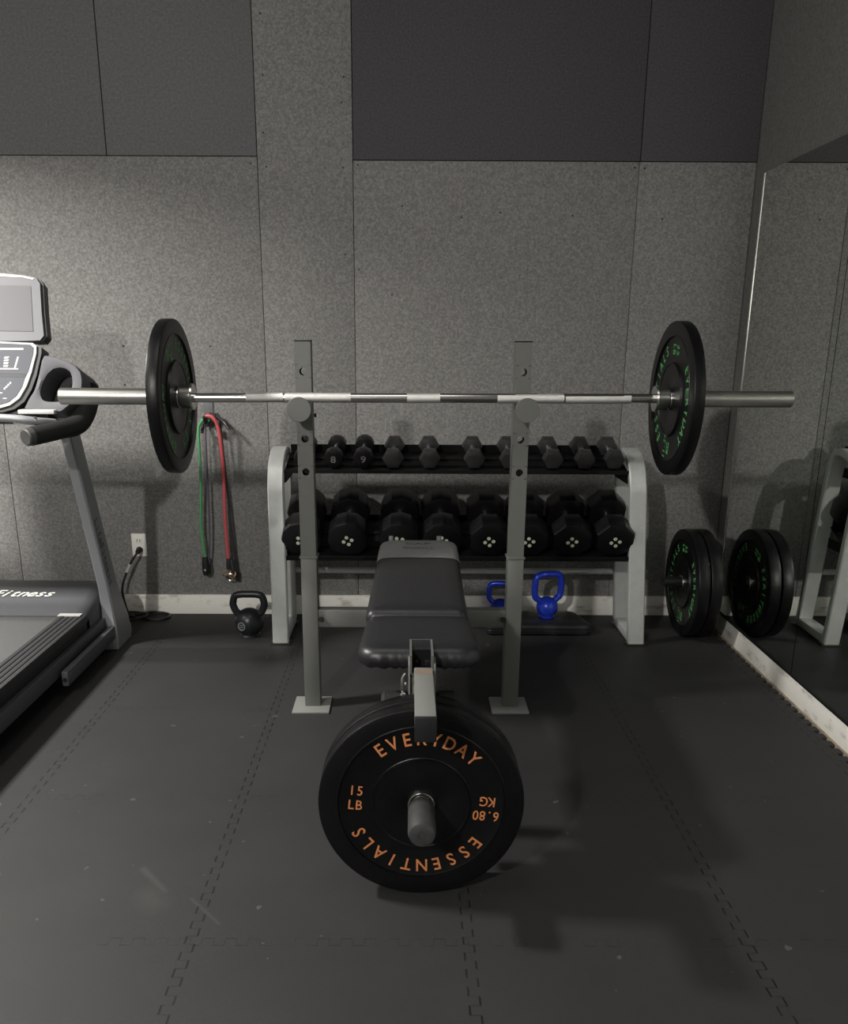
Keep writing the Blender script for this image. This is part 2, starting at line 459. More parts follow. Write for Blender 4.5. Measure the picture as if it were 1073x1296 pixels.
green = make_plate('bumper_plate', (.800, BY, BZ-.0017), RX, .0170, ['25', 'LB'], ['11.34', 'KG'], 95, M['green_ink'],
                   'black plate with green lettering on the barbell end beside the mirror', 'plates on the barbell')
dup(green, (-.702, BY, BZ-.0017), (PI/2, math.radians(150), PI/2), 'black plate on the barbell end beside the treadmill')
c1 = make_plate('bumper_plate', (1.176, 3.44, PZ), RX, .0225, ['25', 'LB'], ['11.34', 'KG'], 88, M['green_ink'],
                'black plate with green lettering standing on the floor in the corner, outer one of two', 'plates standing in the corner')
dup(c1, (1.2265, 3.44, PZ), (PI/2, math.radians(20), -PI/2), 'black plate standing in the corner between its twin and the mirror')
tag(mk('plate_storage_peg', B().cyl((1.075, 3.44, PZ+.004), (1.262, 3.44, PZ+.004), .021, .021, 24, .004), M['plastic_black'], None, loc=(1.16, 3.44, PZ)),
    'short black peg running through the holes of the two corner plates', 'peg')

# ================================================================== barbell
bar = thing('barbell', (.055, BY, BZ), 'long chrome Olympic barbell resting across the bench uprights', 'barbell')
mk('shaft', B().cyl((-.66, BY, BZ-.003), (.755, BY, BZ+.001), .0138, n=24), M['chrome'], bar)
for x0, x1 in ((-.484, -.373), (-.368, -.171), (-.003, .096), (.267, .466), (.471, .667)):
    mk('knurled_grip', B().cyl((x0, BY, BZ-.0015), (x1, BY, BZ-.0005), .0146, n=24), M['knurl'], bar)
for sx, xin, xout in ((-1, -.645, -1.040), (1, .742, 1.150)):
    b = B().cyl((xin, BY, BZ), (xout, BY, BZ), .0245, n=32, ch=.002)
    sl = mk('sleeve', b, M['sleeve'], bar)
    mk('collar', B().cyl((xin, BY, BZ), (xin+sx*.034, BY, BZ), .034, n=32, ch=.001), M['sleeve'], sl)
    mk('flange', B().cyl((xin-sx*.004, BY, BZ), (xin+sx*.001, BY, BZ), .0375, .039, 32), M['chrome'], sl)

# ================================================================== weight bench
bench = thing('weight_bench', (.03, 2.3, 0), 'flat weight bench with black padded seat and two grey steel uprights', 'weight bench')
UY = 2.655
for cx, s in ((-.319, -1), (.350, 1)):
    # square upright with through holes, cut as stacked plates around each hole
    x0, x1, y0, y1 = cx-.0245, cx+.0245, UY, UY+.05
    def upright_builder(x0, x1, z0, z1, holes):
        b = B(); t = .004; n = 16; r = .0115; cxx = (x0+x1)/2
        for (yy, d) in ((y0, 1), (y1, -1)):
            zs = [z0]+[v for h in holes for v in (h-.02, h+.02)]+[z1]
            for i in range(0, len(zs), 2):
                b.bx((x0, yy, zs[i]), (x1, yy+d*t, zs[i+1]))
            for h in holes:
                sq = []; ho = []
                for k in range(n):
                    a_ = 2*PI*k/n+PI/n; c_, s_ = math.cos(a_), math.sin(a_); mxx = max(abs(c_)/.0245, abs(s_)/.02)
                    sq.append((cxx+c_/mxx, h+s_/mxx)); ho.append((cxx+r*c_, h+r*s_))
                b.prism(sq, lambda x, z: Vector((x, yy, z)), lambda x, z: Vector((x, yy+d*t, z)), ho)
        b.bx((x0, y0+t, z0), (x0+t, y1-t, z1)); b.bx((x1-t, y0+t, z0), (x1, y1-t, z1))
        b.bx((x0, y0, z1-.003), (x1, y1, z1+.001))
        return b
    up = mk('upright', upright_builder(x0, x1, .528, 1.2, [.803, .906, 1.109]), M['steel_frame'], bench, 30)
    lo = mk('upright_sleeve', B().bx((x0-.0015, y0-.0015, .008), (x1+.0015, y1+.0015, .529), .003), M['steel_frame'], bench)
    mk('sleeve_lip', B().bx((x0-.005, y0-.004, .523), (x1+.005, y1+.004, .530), .001), M['steel_frame'], lo)
    px = cx+(-.001 if s < 0 else -.001)
    mk('base_plate', B().bx((px-.064, 2.606, .0), (px+.060, 2.738, .008), .002), M['steel_bright'], bench)
    # J-hook: cradle arm with a round end disc
    hk = B().cyl((cx+.005*s, 2.572, 1.002), (cx+.005*s, 2.566, 1.002), .0365, n=40, ch=.001)
    hk.cyl((cx+.005*s, 2.655, 1.0), (cx+.005*s, 2.571, 1.0), .0205, n=24)
    mk('bar_hook', hk, M['steel_frame'], bench)
    mk('hook_pin', B().cyl((cx+.03, 2.66, .978), (cx+.037, 2.66, .978), .006, n=10), M['plastic_black'], bench)
mk('crossbeam', B().bx((-.296, 2.66, .288), (.327, 2.70, .348), .003), M['steel_frame'], bench)
for x in (-.29, .322):
    mk('bolt', B().cyl((x+(.006 if x < 0 else -.006), 2.658, .318), (x+(.006 if x < 0 else -.006), 2.650, .318), .009, n=6), M['plastic_black'], bench)
# spine, front leg, open front tube
sp = B().bx((.008, 1.80, .424), (.060, 2.68, .466), .003)
sp.bx((.012, 2.60, .30), (.056, 2.66, .43))
sp.bx((.012, 1.90, .0), (.056, 1.945, .43), .003)
sp.bx((-.15, 1.90, .0), (.21, 1.945, .035), .004)
mk('spine_frame', sp, M['steel_frame'], bench)
tb = B(); t = .005; x0, x1, z0, z1, ya, yb_ = .006, .060, .470, .519, 1.79, 1.90
tb.bx((x0, ya, z0), (x0+t, yb_, z1)); tb.bx((x1-t, ya, z0), (x1, yb_, z1)); tb.bx((x0, ya, z0), (x1, yb_, z0+t))
tb.bx((x0, yb_, z0), (x1, yb_+.002, z1))
oft = mk('open_front_tube', tb, M['steel_frame'], bench)
mk('tube_inner_shade', B().bx((x0+t+.0003, ya+.012, z0+t+.0002), (x1-t-.0003, yb_-.0005, z0+t+.002)).bx((x0+t+.0003, ya+.045, z0+t+.002), (x1-t-.0003, ya+.05, z1-.002)), M['rubber_shelf'], oft, 0)  # black sheets stand in for the shade inside the open tube
mk('pivot_bracket', B().bx((.003, 1.79, .39), (.0075, 1.845, .50), .001).bx((.0605, 1.79, .39), (.065, 1.845, .50), .001), M['steel_bright'], bench)
# leg developer: forward arm, rear post with plate peg, rollers, hitch pin
ld = mk('leg_developer_arm', B().box((.0365, 1.632, .4785), (.042, .258, .050), .003), M['steel_bright'], bench)
mk('end_cap', B().box((.0365, 1.5015, .4775), (.043, .006, .054), .002), M['plastic_black'], ld)
mk('worn_patch', B().bx((.0175, 1.722, .5030), (.0555, 1.748, .5040)), mat('worn_patch', (.20, .15, .115), .7), ld)
mk('developer_post', B().bx((.014, 1.762, .19), (.058, 1.800, .45), .003), M['steel_frame'], bench)
pg = mk('plate_peg', B().cyl((.032, 1.765, PZ), (.032, 1.575, PZ), .0245, n=32, ch=.002), M['chrome'], bench)
mk('peg_cap', B().lathe([(.022, 0), (.0255, .003), (.029, .010), (.0295, .10), (.0265, .112), (.018, .1155), (.009, .1155), (.008, .112), (.0001, .112)], 36,
                        Matrix.Translation((.032, 1.642, PZ)) @ Matrix.Rotation(PI/2, 4, 'X')), M['plug_grey'], pg)
for x0, x1 in ((-.060, .006), (.066, .118)):
    mk('foam_roller', B().cyl((x0, 1.84, .375), (x1, 1.84, .375), .036, n=24, ch=.008), M['foam_black'], bench)
hp = B().cyl((-.002, 1.80, .445), (-.006, 1.80, .445), .007, n=12).tube(catmull([(-.004, 1.795, .475), (-.012, 1.79, .462), (-.011, 1.785, .435), (-.004, 1.78, .43)], 5), .0022, 8)
hp.tube([(-.008, 1.785, .435), (-.006, 1.78, .385)], .0025, 8)
hp.lathe([(.0001, -.005), (.004, -.003), (.005, 0), (.004, .003), (.0001, .005)], 12, Matrix.Translation((-.011, 1.783, .428)))
mk('hitch_pin', hp, M['chrome'], bench)

# cushions
def cushion(outline, nrm_layers, wrinkle=None):
    """outline(inset)->list of (x,y); layers: (inset, z)"""
    b = B(); R = []
    for li, (ins, z) in enumerate(nrm_layers):
        pts = outline(ins)
        R.append([Vector((x, y, z+(wrinkle(x, y, li) if wrinkle else 0))) for x, y in pts])
    return b.rings(R)
def rrect(x0f, x1f, x0b, x1b, yf, yb, rf, rb, n=8, per=10):
    """rounded trapezoid; f = front (small y), b = back; returns outline(inset)"""
    def out(i):
        pts = []
        cs = [(x1f-i, yf+i, rf, -PI/2), (x1b-i, yb-i, rb, 0), (x0b+i, yb-i, rb, PI/2), (x0f+i, yf+i, rf, PI)]
        sg = [(-1, 1), (-1, -1), (1, -1), (1, 1)]
        for (cx, cy, r, a0), (sx, sy) in zip(cs, sg):
            r = max(r-i*.6, .004)
            for k in range(n+1):
                a_ = a0+PI/2*k/n
                pts.append((cx+sx*r+r*math.cos(a_), cy+sy*r+r*math.sin(a_)))
        # densify
        dense = []
        for k in range(len(pts)):
            p, q = pts[k], pts[(k+1) % len(pts)]
            L = math.hypot(q[0]-p[0], q[1]-p[1]); m_ = max(1, int(L/.012)) if L > .02 else 1
            if L > .02: m_ = 28
            for j in range(m_): dense.append((p[0]+(q[0]-p[0])*j/m_, p[1]+(q[1]-p[1])*j/m_))
        return dense
    return out
lay = [(.018, 0.0), (.006, .002), (.001, .010), (0, .022), (.003, .034), (.010, .043), (.022, .0485), (.05, .051), (.085, .052)]
seat = cushion(rrect(-.117, .175, -.105, .163, 1.835, 2.17, .05, .03), [(i, .467+z) for i, z in lay])
for v in seat.bm.verts:      # gathered vinyl along the front lower edge
    if v.co.z < .500 and v.co.y < 1.90:
        k = (1.90-v.co.y)/.065*(.500-v.co.z)/.033
        v.co.y -= .0040*math.sin(v.co.x*270+2*math.sin(v.co.x*47))*k; v.co.z += .0032*math.sin(v.co.x*270+1+2*math.sin(v.co.x*47))*k
    if v.co.z > .515: v.co.z -= .004*math.exp(-((v.co.x-.03)/.07)**2-((v.co.y-2.0)/.07)**2)
mk('seat_pad', seat, M['vinyl'], bench, 60)
TIL = math.atan2(.030, .68)
def tilt(b, org):
    m = Matrix.Translation(org) @ Matrix.Rotation(TIL, 4, 'X') @ Matrix.Translation(-Vector(org)); return b.xform(m)
o0 = (0.03, 2.085, .50)
back = cushion(rrect(-.108, .158, -.092, .164, 2.080, 2.775, .022, .045), [(i, .486+z*.95) for i, z in lay])
for v in back.bm.verts:      # the pad narrows and rounds towards the head
    pass
bk = mk('back_pad', tilt(back, o0), M['vinyl'], bench, 60)
cap_b = cushion(rrect(-.1095, .1595, -.0935, .1655, 2.0785, 2.7765, .022, .046), [(i, .4845+z*.98+.0012) for i, z in lay])
gm = cap_b.bm.verts[:] + cap_b.bm.edges[:] + cap_b.bm.faces[:]
bmesh.ops.bisect_plane(cap_b.bm, geom=gm, plane_co=(0, 2.545, 0), plane_no=(0, -1, 0), clear_outer=True)
hc = mk('head_cover', tilt(cap_b, o0), M['vinyl_grey'], bk, 60)
tx = B()
zt = .5370
text_line(tx, 'CAP', Matrix.Translation((.036, 2.700, zt)), .026, .028, 1.2)
text_line(tx, 'BARBELL', Matrix.Translation((.036, 2.652, zt)), .020, .0145, .95)
mk('logo', tilt(tx, o0), M['ink_grey'], hc, 0)
for x in (-.055, .105):
    mk('cover_stud', B().cyl((x, 2.772, .553), (x, 2.772, .572), .008, n=12), M['steel_bright'], bk)
mk('pad_support', tilt(B().bx((-.05, 2.15, .476), (-.02, 2.70, .486)), o0), M['steel_frame'], bench)
mk('pad_support', tilt(B().bx((.085, 2.15, .476), (.115, 2.70, .486)), o0), M['steel_frame'], bench)
mk('pad_crosspiece', B().bx((-.05, 2.62, .466), (.115, 2.66, .505)), M['steel_frame'], bench)

# ================================================================== dumbbell rack
rack = thing('dumbbell_rack', (.2, 3.42, 0), 'silver two-shelf dumbbell rack standing against the panelled wall', 'rack')
def rack_side(xt0, xt1, xb0, xb1):
    path = [(3.296, .006), (3.296, .30), (3.296, .60)]
    arc = catmull([(0, 3.296, .60), (0, 3.300, .655), (0, 3.328, .715), (0, 3.385, .757), (0, 3.455, .772)], 6)
    path += [(p.y, p.z) for p in arc[1:]]
    path += [(3.505, .765), (3.532, .72), (3.540, .64), (3.545, .30), (3.545, .07), (3.545, .030)]
    R = []; N = len(path); hw = .016
    for i, (y, z) in enumerate(path):
        if i == 0: ty, tz = 0, 1
        elif i == N-1: ty, tz = 0, -1
        else: ty, tz = path[i+1][0]-path[i-1][0], path[i+1][1]-path[i-1][1]
        l = math.hypot(ty, tz); ny, nz = -tz/l, ty/l
        k = min(1, max(0, z/.68)); a0 = xb0+(xt0-xb0)*k; a1 = xb1+(xt1-xb1)*k; e = .005
        ring = []
        for (u, w) in ((a0+e, -hw), (a1-e, -hw), (a1, -hw+e), (a1, hw-e), (a1-e, hw), (a0+e, hw), (a0, hw-e), (a0, -hw+e)):
            ring.append(Vector((u, y+ny*w, z+nz*w)))
        R.append(ring)
    b = B().rings(R)
    b.bx((xb0+.002, 3.30, .006), (xb1-.002, 3.56, .040), .004)
    f = mk('side_frame', b, M['rack_silver'], rack, 40)
    mk('foot', B().bx((xb0-.010, 3.272, 0), (xb1+.010, 3.32, .007), .002), M['plastic_black'], f)
    mk('foot', B().bx((xb0-.006, 3.53, 0), (xb1+.006, 3.572, .007), .002), M['plastic_black'], f)
rack_side(-.547, -.484, -.551, -.486)
rack_side(.866, .932, .908, .973)
def tray(z0, slope, y0, y1, lip, back, name, xa, xb):
    n = Vector((0, -math.sin(slope), math.cos(slope))); d = Vector((0, math.cos(slope), math.sin(slope)))
    O = Vector((0, y0, z0)); L = (y1-y0)/math.cos(slope); th = .004
    prof = [O-d*th+n*lip, O+n*lip, O, O+d*L, O+d*L+n*back, O+d*(L+th)+n*back, O+d*(L+th)-n*th, O-d*th-n*th]
    b = B().rings([[p+Vector((xa, 0, 0)) for p in prof], [p+Vector((xb, 0, 0)) for p in prof]])
    # low ridge the handles rest between
    for q in (.30, .62):
        c = O+d*(L*q)+n*.004
        b.box((0.5*(xa+xb), c.y, c.z), (xb-xa-.01, .02, .006), 0, (slope, 0, 0))
    return mk(name, b, M['rubber_shelf'], rack, 0)
SU, SL = math.radians(13), math.radians(22)
ZU, ZLo = .704, .357
tray(ZU, SU, 3.318, 3.545, .010, .030, 'shelf', -.485, .868)
tray(ZLo, SL, 3.300, 3.570, .016, .02, 'shelf', -.486, .890)
for xa, xb in ((-.487, -.481),):
    mk('shelf_bracket', B().bx((xa, 3.33, .66), (xb, 3.53, .70)), M['rubber_shelf'], rack, 0)
    mk('shelf_bracket', B().bx((xa, 3.33, .36), (xb, 3.53, .40)), M['rubber_shelf'], rack, 0)
mk('shelf_bracket', B().bx((.864, 3.33, .66), (.870, 3.53, .70)), M['rubber_shelf'], rack, 0)
mk('shelf_bracket', B().bx((.884, 3.33, .36), (.890, 3.53, .40)), M['rubber_shelf'], rack, 0)
mk('crossbar', B().cyl((-.49, 3.555, .243), (.915, 3.555, .243), .013, n=16), M['rack_silver'], rack)

# ---- dumbbells
def ngon(n, r, rot=None):
    a0 = PI/n if rot is None else rot
    return [(r*math.cos(2*PI*k/n+a0), r*math.sin(2*PI*k/n+a0)) for k in range(n)]
def head_builder(n, R, y0, y1, ch, face):
    """polygonal head along Y between y0 and y1 with chamfers ch"""
    R = R/math.cos(PI/n)
    a0 = PI/2+PI/n
    lay_ = [(R-ch*1.6, y0), (R-ch*.35, y0+ch*.4), (R, y0+ch*1.3), (R, y1-ch*1.3), (R-ch*.35, y1-ch*.4), (R-ch*1.6, y1)]
    return B().rings([[Vector((x, yy, z)) for x, z in ngon(n, r, a0)] for r, yy in lay_])
def proto_dumbbell(n, R, hl, tot, hr, name, m_head, m_handle, marks, ch):
    r = thing(name, (0, 0, 0), 'x', 'dumbbell')
    h = tot/2
    mk('handle', B().lathe([(hr*.85, -h+hl*.9), (hr*.85, -.045), (hr, -.02), (hr, .02), (hr*.85, .045), (hr*.85, h-hl*.9)], 20, Matrix.Rotation(PI/2, 4, 'X')), m_handle, r)
    for s in (-1, 1):
        a_, b_ = sorted((s*h, s*(h-hl)))
        hd = mk('head', head_builder(n, R, a_, b_, ch, s), m_head, r, 25)
        if marks == 'petals' and s == -1:
            b = B()
            for k in range(4):
                a0 = 2*PI*k/4+(.15 if n == 8 else .45)
                cx, cz = .0165*math.cos(a0), .0165*math.sin(a0)
                pts = [(cx+.0075*math.cos(t_), cz+.0075*math.sin(t_)) for t_ in [2*PI*j/12 for j in range(12)]]
                b.prism(pts, lambda x, z: Vector((x, -h+.0005, z)), lambda x, z: Vector((x, -h-.0012, z)))
            mk('emblem', b, M['petal'], hd, 0)
        elif marks and s == -1:
            b = B(); put_glyph(b, marks, Matrix.Translation((0, -h-.0006, 0)) @ Matrix.Rotation(PI/2, 4, 'X'), .026, 1.2)
            mk('numeral', b, M['numeral'], hd, 0)
    return r
def on_shelf(r, x, R, tot, z0, y0, slope, up, roll=0, yaw=0):
    n = Vector((0, -math.sin(slope), math.cos(slope))); d = Vector((0, math.cos(slope), math.sin(slope)))
    c = Vector((x, y0, z0))+d*up+n*(R+.0075)
    r.location = c; r.rotation_mode = 'YXZ'; r.rotation_euler = (slope, roll, yaw)
# small ones on the top shelf
hexd = proto_dumbbell(6, .036, .056, .205, .0150, 'dumbbell', M['head_iron'], M['chrome'], None, .012)
rnd8 = proto_dumbbell(12, .037, .050, .195, .0150, 'dumbbell', M['rubber_head'], M['chrome'], '8', .006)
rnd9 = proto_dumbbell(12, .038, .050, .195, .0150, 'dumbbell', M['rubber_head'], M['chrome'], '9', .006)
GU = 'small dumbbells on the top shelf'
ordn = ['', 'second', 'third', 'fourth', 'fifth', 'sixth', 'seventh', 'eighth', 'ninth', 'tenth']
ups = [(-.408, rnd8, 'small dumbbell at the left end of the top shelf, half hidden by the upright'),
       (-.290, rnd8, 'small round-headed dumbbell just right of the left upright on the top shelf'),
       (-.175, rnd9, 'small round-headed dumbbell marked 9 on the top shelf'),
       (-.056, hexd, 'small chrome-handled dumbbell on the top shelf, fourth from its left end'),
       (.086, hexd, 'small hex dumbbell on the top shelf directly above the bench head'),
       (.262, hexd, 'small hex dumbbell on the top shelf, first one left of the right upright'),
       (.403, hexd, 'small hex dumbbell on the top shelf partly behind the right upright'),
       (.571, hexd, 'small hex dumbbell on the top shelf, third from its right end'),
       (.699, hexd, 'small hex dumbbell on the top shelf, second from its right end'),
       (.813, hexd, 'small hex dumbbell at the right end of the top shelf')]
used = set()
def place(protos, x, lab, grp, kw, yaw=0, roll=0):
    if id(protos) in used: r = dup(protos, (0, 0, 0))
    else: r = protos; used.add(id(protos))
    r['label'] = lab; r['group'] = grp
    on_shelf(r, x, yaw=yaw, roll=roll, **kw)
for i, (x, p, lab) in enumerate(ups):
    R = .036 if p is hexd else (.037 if p is rnd8 else .038)
    place(p, x, lab, GU, dict(R=R, tot=.18, z0=ZU, y0=3.318, slope=SU, up=.118), yaw=.10*(x-.1)*-1*0+random.uniform(-.03, .03))
big12 = proto_dumbbell(12, .0785, .098, .285, .0165, 'dumbbell', M['rubber_head'], M['chrome'], 'petals', .010)
big8 = proto_dumbbell(8, .0765, .098, .285, .0165, 'dumbbell', M['rubber_head'], M['chrome'], 'petals', .014)
GL = 'large dumbbells on the lower shelf'
lows = [(-.418, big12, 'large round-headed dumbbell behind the left upright on the lower shelf'),
        (-.236, big12, 'large round-headed dumbbell with four pale dots just right of the left upright'),
        (-.031, big12, 'large round-headed dumbbell behind the left corner of the bench head'),
        (.137, big12, 'large round-headed dumbbell behind the right corner of the bench head'),
        (.323, big8, 'large eight-sided dumbbell between the bench head and the right upright'),
        (.484, big8, 'large eight-sided dumbbell behind the right upright on the lower shelf'),
        (.654, big8, 'large eight-sided dumbbell, second from the right end of the lower shelf'),
        (.824, big8, 'large eight-sided dumbbell at the right end of the lower shelf')]
for i, (x, p, lab) in enumerate(lows):
    R = .0785 if p is big12 else .0765
    place(p, x, lab, GL, dict(R=R, tot=.285, z0=ZLo, y0=3.300, slope=SL, up=.146), yaw=random.uniform(-.02, .02), roll=random.uniform(-.3, .3) if p is big12 else random.choice((0, 0, .12)))

# ================================================================== kettlebells and pad
def kettlebell(name, loc, s, m, label, rz=0, emblem=False, group=None, hw=.078, hz=.180, br=.056, bz=.056, drop=0.0):
    r = thing(name, (0, 0, 0), label, 'kettlebell', group)
    prof = [(.0001, 0), (br*.66, 0), (br*.74, .003)]
    for k in range(1, 15):
        a_ = -PI/2+PI*k/15
        rr = br*math.cos(a_); zz = bz+br*math.sin(a_)
        if zz > .006 and rr > br*.15: prof.append((rr, zz))
    prof.append((.0001, bz+br))
    mk('body', B().lathe(prof, 40), m, r)
    th = .0150
    e_ = hw-th
    pts = catmull([(-br*.50, 0, bz+br*.42), (-br*.88, 0, bz+br*.74), (-e_*.98, 0, bz+br*1.15), (-e_, 0, hz*.80), (-e_*.86, 0, hz*.955), (-e_*.5, 0, hz), (0, 0, hz+.001),
                   (e_*.5, 0, hz), (e_*.86, 0, hz*.955), (e_, 0, hz*.80), (e_*.98, 0, bz+br*1.15), (br*.88, 0, bz+br*.74), (br*.50, 0, bz+br*.42)], 6)
    mk('handle', B().tube(pts, th, 14), m, r, 60)
    if emblem:
        mt = Matrix.Rotation(-.42, 4, 'Z') @ Matrix.Translation((0, 0, bz-.004)) @ Matrix.Rotation(PI/2, 4, 'X') @ Matrix.Translation((0, 0, br-.003))
        e = B().ring_lathe([(.0150, -.002), (.0150, .0035), (.0178, .0035), (.0178, -.002)], 32, mt)
        e.xform(Matrix.Identity(4))
        b2 = B(); b2.bm = e.bm
        for dz in (-.004, .005):
            b2.add([mt @ Vector((x, z+dz, .0032)) for x, z in ((-.011, -.0014), (.011, -.0014), (.011, .0014), (-.011, .0014))], [(0, 1, 2, 3)])
        mk('emblem', b2, M['tread_silver'], r, 0)
    r.scale = (s, s, s); r.location = loc; r.rotation_euler = (0, 0, rz)
    return r
kettlebell('kettlebell', (-.664, 3.395, 0), 1.0, M['iron_black'], 'black kettlebell on the floor left of the dumbbell rack', 0, True, hw=.080, hz=.180, br=.060, bz=.060)
# step pad under the rack
pd = cushion(rrect(.336, .782, .356, .748, 3.395, 3.60, .03, .03), [(.010, 0), (.002, .004), (0, .012), (.002, .020), (.0005, .026), (0, .036), (.004, .045), (.012, .049), (.03, .050), (.06, .0505)])
pad = tag(mk('exercise_pad', pd, M['vinyl'], None, 60, loc=(.56, 3.5, 0)), 'low black cushioned exercise pad on the floor under the rack', 'pad')
mk('pad_piping', B().tube([(p[0], p[1], .0225) for p in rrect(.335, .783, .355, .749, 3.394, 3.601, .03, .03)(0)], .0022, 6, closed=True), M['plastic_black'], pad, 60)
kettlebell('kettlebell', (.605, 3.505, .0506), .93, M['blue'], 'shiny blue kettlebell sitting on the black exercise pad', .25, hw=.079, hz=.205, br=.050, bz=.048)
kettlebell('kettlebell', (.418, 3.640, 0), .82, M['blue'], 'blue kettlebell on the floor behind the right upright and the pad', -.15, hw=.079, hz=.195, br=.055, bz=.055)

# ================================================================== wall hook and resistance bands
hook = thing('wall_hook', (-.852, WY, .90), 'black metal wall hook holding the exercise bands', 'hook')
mk('hook_plate', B().bx((-.872, WY-.006, .845), (-.832, WY-.0002, .985), .002), M['tread_side'], hook)
mk('hook_arm', B().tube(catmull([(-.852, WY-.004, .87), (-.852, WY-.035, .862), (-.852, WY-.07, .866), (-.852, WY-.088, .89)], 6), .009, 10), M['plastic_black'], hook)
mk('hook_arm', B().tube(catmull([(-.846, WY-.006, .895), (-.81, WY-.03, .885), (-.775, WY-.06, .862), (-.757, WY-.07, .838)], 6), .007, 10).tube(catmull([(-.86, WY-.006, .87), (-.872, WY-.03, .85), (-.876, WY-.05, .82)], 5), .007, 10), M['plastic_black'], hook)
def band(name, pts, r, m, label, handle):
    b = B().tube(catmull(pts, 8), r, 10)
    e = Vector(pts[-1])
    root = tag(mk(name, b, m, None, 60, loc=pts[-1]), label, 'exercise band', 'exercise bands on the wall hook')
    handle(root, e)
    return root
def h_black(root, e):
    mk('handle', B().lathe([(.006, .022), (.0145, .018), (.0165, -.02), (.016, -.045), (.012, -.062), (.0001, -.064)], 18, Matrix.Translation(e)), M['plastic_black'], root)
    mk('rivet', B().cyl((e.x, e.y-.012, e.z-.035), (e.x, e.y-.019, e.z-.035), .005, n=12), M['chrome'], root)
def h_clip(root, e):
    mk('strap', B().lathe([(.006, .022), (.0105, .018), (.012, -.025), (.010, -.03)], 14, Matrix.Translation(e)), M['black_tube'], root)
    mk('strap', B().tube([(e.x+.012, e.y, e.z+.015), (e.x+.019, e.y-.003, e.z-.045)], .009, 10), M['black_tube'], root)
    for dx, dz, tl in ((-.012, -.048, .5), (.016, -.052, -.5), (.004, -.066, 0)):
        mt = Matrix.Translation((e.x+dx, e.y-.004, e.z+dz)) @ Matrix.Rotation(PI/2+tl, 4, 'X') @ Matrix.Rotation(tl, 4, 'Y')
        mk('clip_ring', B().ring_lathe([(.0155+.0038*math.cos(q), .0038*math.sin(q)) for q in [2*PI*j/8 for j in range(8)]], 24, mt), M['brass'] if tl else M['chrome'], root)
Y1 = WY-.055
band('resistance_band', [(-.838, Y1-.01, .870), (-.852, Y1-.012, .882), (-.872, Y1-.012, .866), (-.889, Y1, .82), (-.891, Y1, .648), (-.904, Y1+.005, .45), (-.905, Y1+.01, .38), (-.898, Y1+.015, .252)], .0062, M['green_tube'],
     'green tube exercise band hanging on the wall hook, ending in a black handle', h_black)
band('resistance_band', [(-.858, Y1-.02, .878), (-.838, Y1-.025, .894), (-.812, Y1-.025, .878), (-.798, Y1-.012, .82), (-.793, Y1, .649), (-.797, Y1, .442), (-.794, Y1+.01, .249)], .0075, M['red_tube'],
     'red tube exercise band hanging on the wall hook, ending in metal rings', h_clip)
def h_small(root, e):
    mk('end_grip', B().lathe([(.005, .014), (.009, .01), (.009, -.03), (.0001, -.034)], 12, Matrix.Translation(e)), M['plastic_black'], root)
band('resistance_band', [(-.832, 3.674, .866), (-.818, 3.671, .8985), (-.804, 3.667, .884), (-.797, 3.668, .80), (-.785, Y1+.02, .572), (-.772, Y1+.025, .325), (-.762, Y1+.03, .19)], .0050, M['black_tube'],
     'thin black exercise band hanging on the wall hook, right of the red one', h_small)
band('resistance_band', [(-.858, Y1+.004, .866), (-.862, Y1+.006, .80), (-.866, Y1+.01, .55), (-.872, Y1+.01, .36), (-.886, Y1+.02, .225)], .0042, mat('grey_tube', (.10, .09, .115), .5),
     'thin dark grey exercise band hanging between the green and the red ones', h_small)

# ================================================================== outlet and cord
ou = thing('wall_outlet', (-1.198, WY, .318), 'white wall outlet plate low on the grey panel', 'outlet')
mk('cover_plate', B().bx((-1.231, WY-.006, .266), (-1.166, WY-.0001, .370), .0025), M['white_plastic'], ou)
for z in (.338, .298):
    so = mk('socket', B().bx((-1.214, WY-.008, z-.014), (-1.182, WY-.0055, z+.014), .001), M['white_plastic'], ou)
    mk('slot', B().bx((-1.206, WY-.0088, z-.005), (-1.203, WY-.0078, z+.007)).bx((-1.194, WY-.0088, z-.005), (-1.191, WY-.0078, z+.007)), M['slot'], so, 0)
cpts = [(-1.196, WY-.045, .292), (-1.206, WY-.055, .278), (-1.222, WY-.055, .255), (-1.250, WY-.055, .20), (-1.274, WY-.055, .13), (-1.268, WY-.055, .06), (-1.25, WY-.06, .012), (-1.19, 3.60, .007), (-1.11, 3.575, .0065),
        (-1.07, 3.61, .0065), (-1.08, 3.66, .0065), (-1.15, 3.668, .012), (-1.23, 3.645, .007), (-1.26, 3.60, .0065), (-1.225, 3.565, .0065), (-1.175, 3.58, .016), (-1.165, 3.63, .016), (-1.205, 3.664, .010), (-1.265, 3.655, .016), (-1.275, 3.60, .016), (-1.27, 3.54, .0065), (-1.275, 3.46, .0065)]
cord = tag(mk('power_cord', B().tube(catmull(cpts, 8), .0055, 8), M['plastic_black'], None, 60, loc=(-1.2, 3.65, .01)), 'coiled black power cord running from the outlet to the floor behind the treadmill', 'cord')
mk('plug', B().cyl((-1.196, WY-.009, .298), (-1.196, WY-.048, .294), .015, .009, 16, .002), M['plastic_black'], cord)
mk('tag', B().tube([(-1.2285, WY-.055, .243), (-1.247, WY-.055, .206)], .0075, 8), M['label_white'], cord)

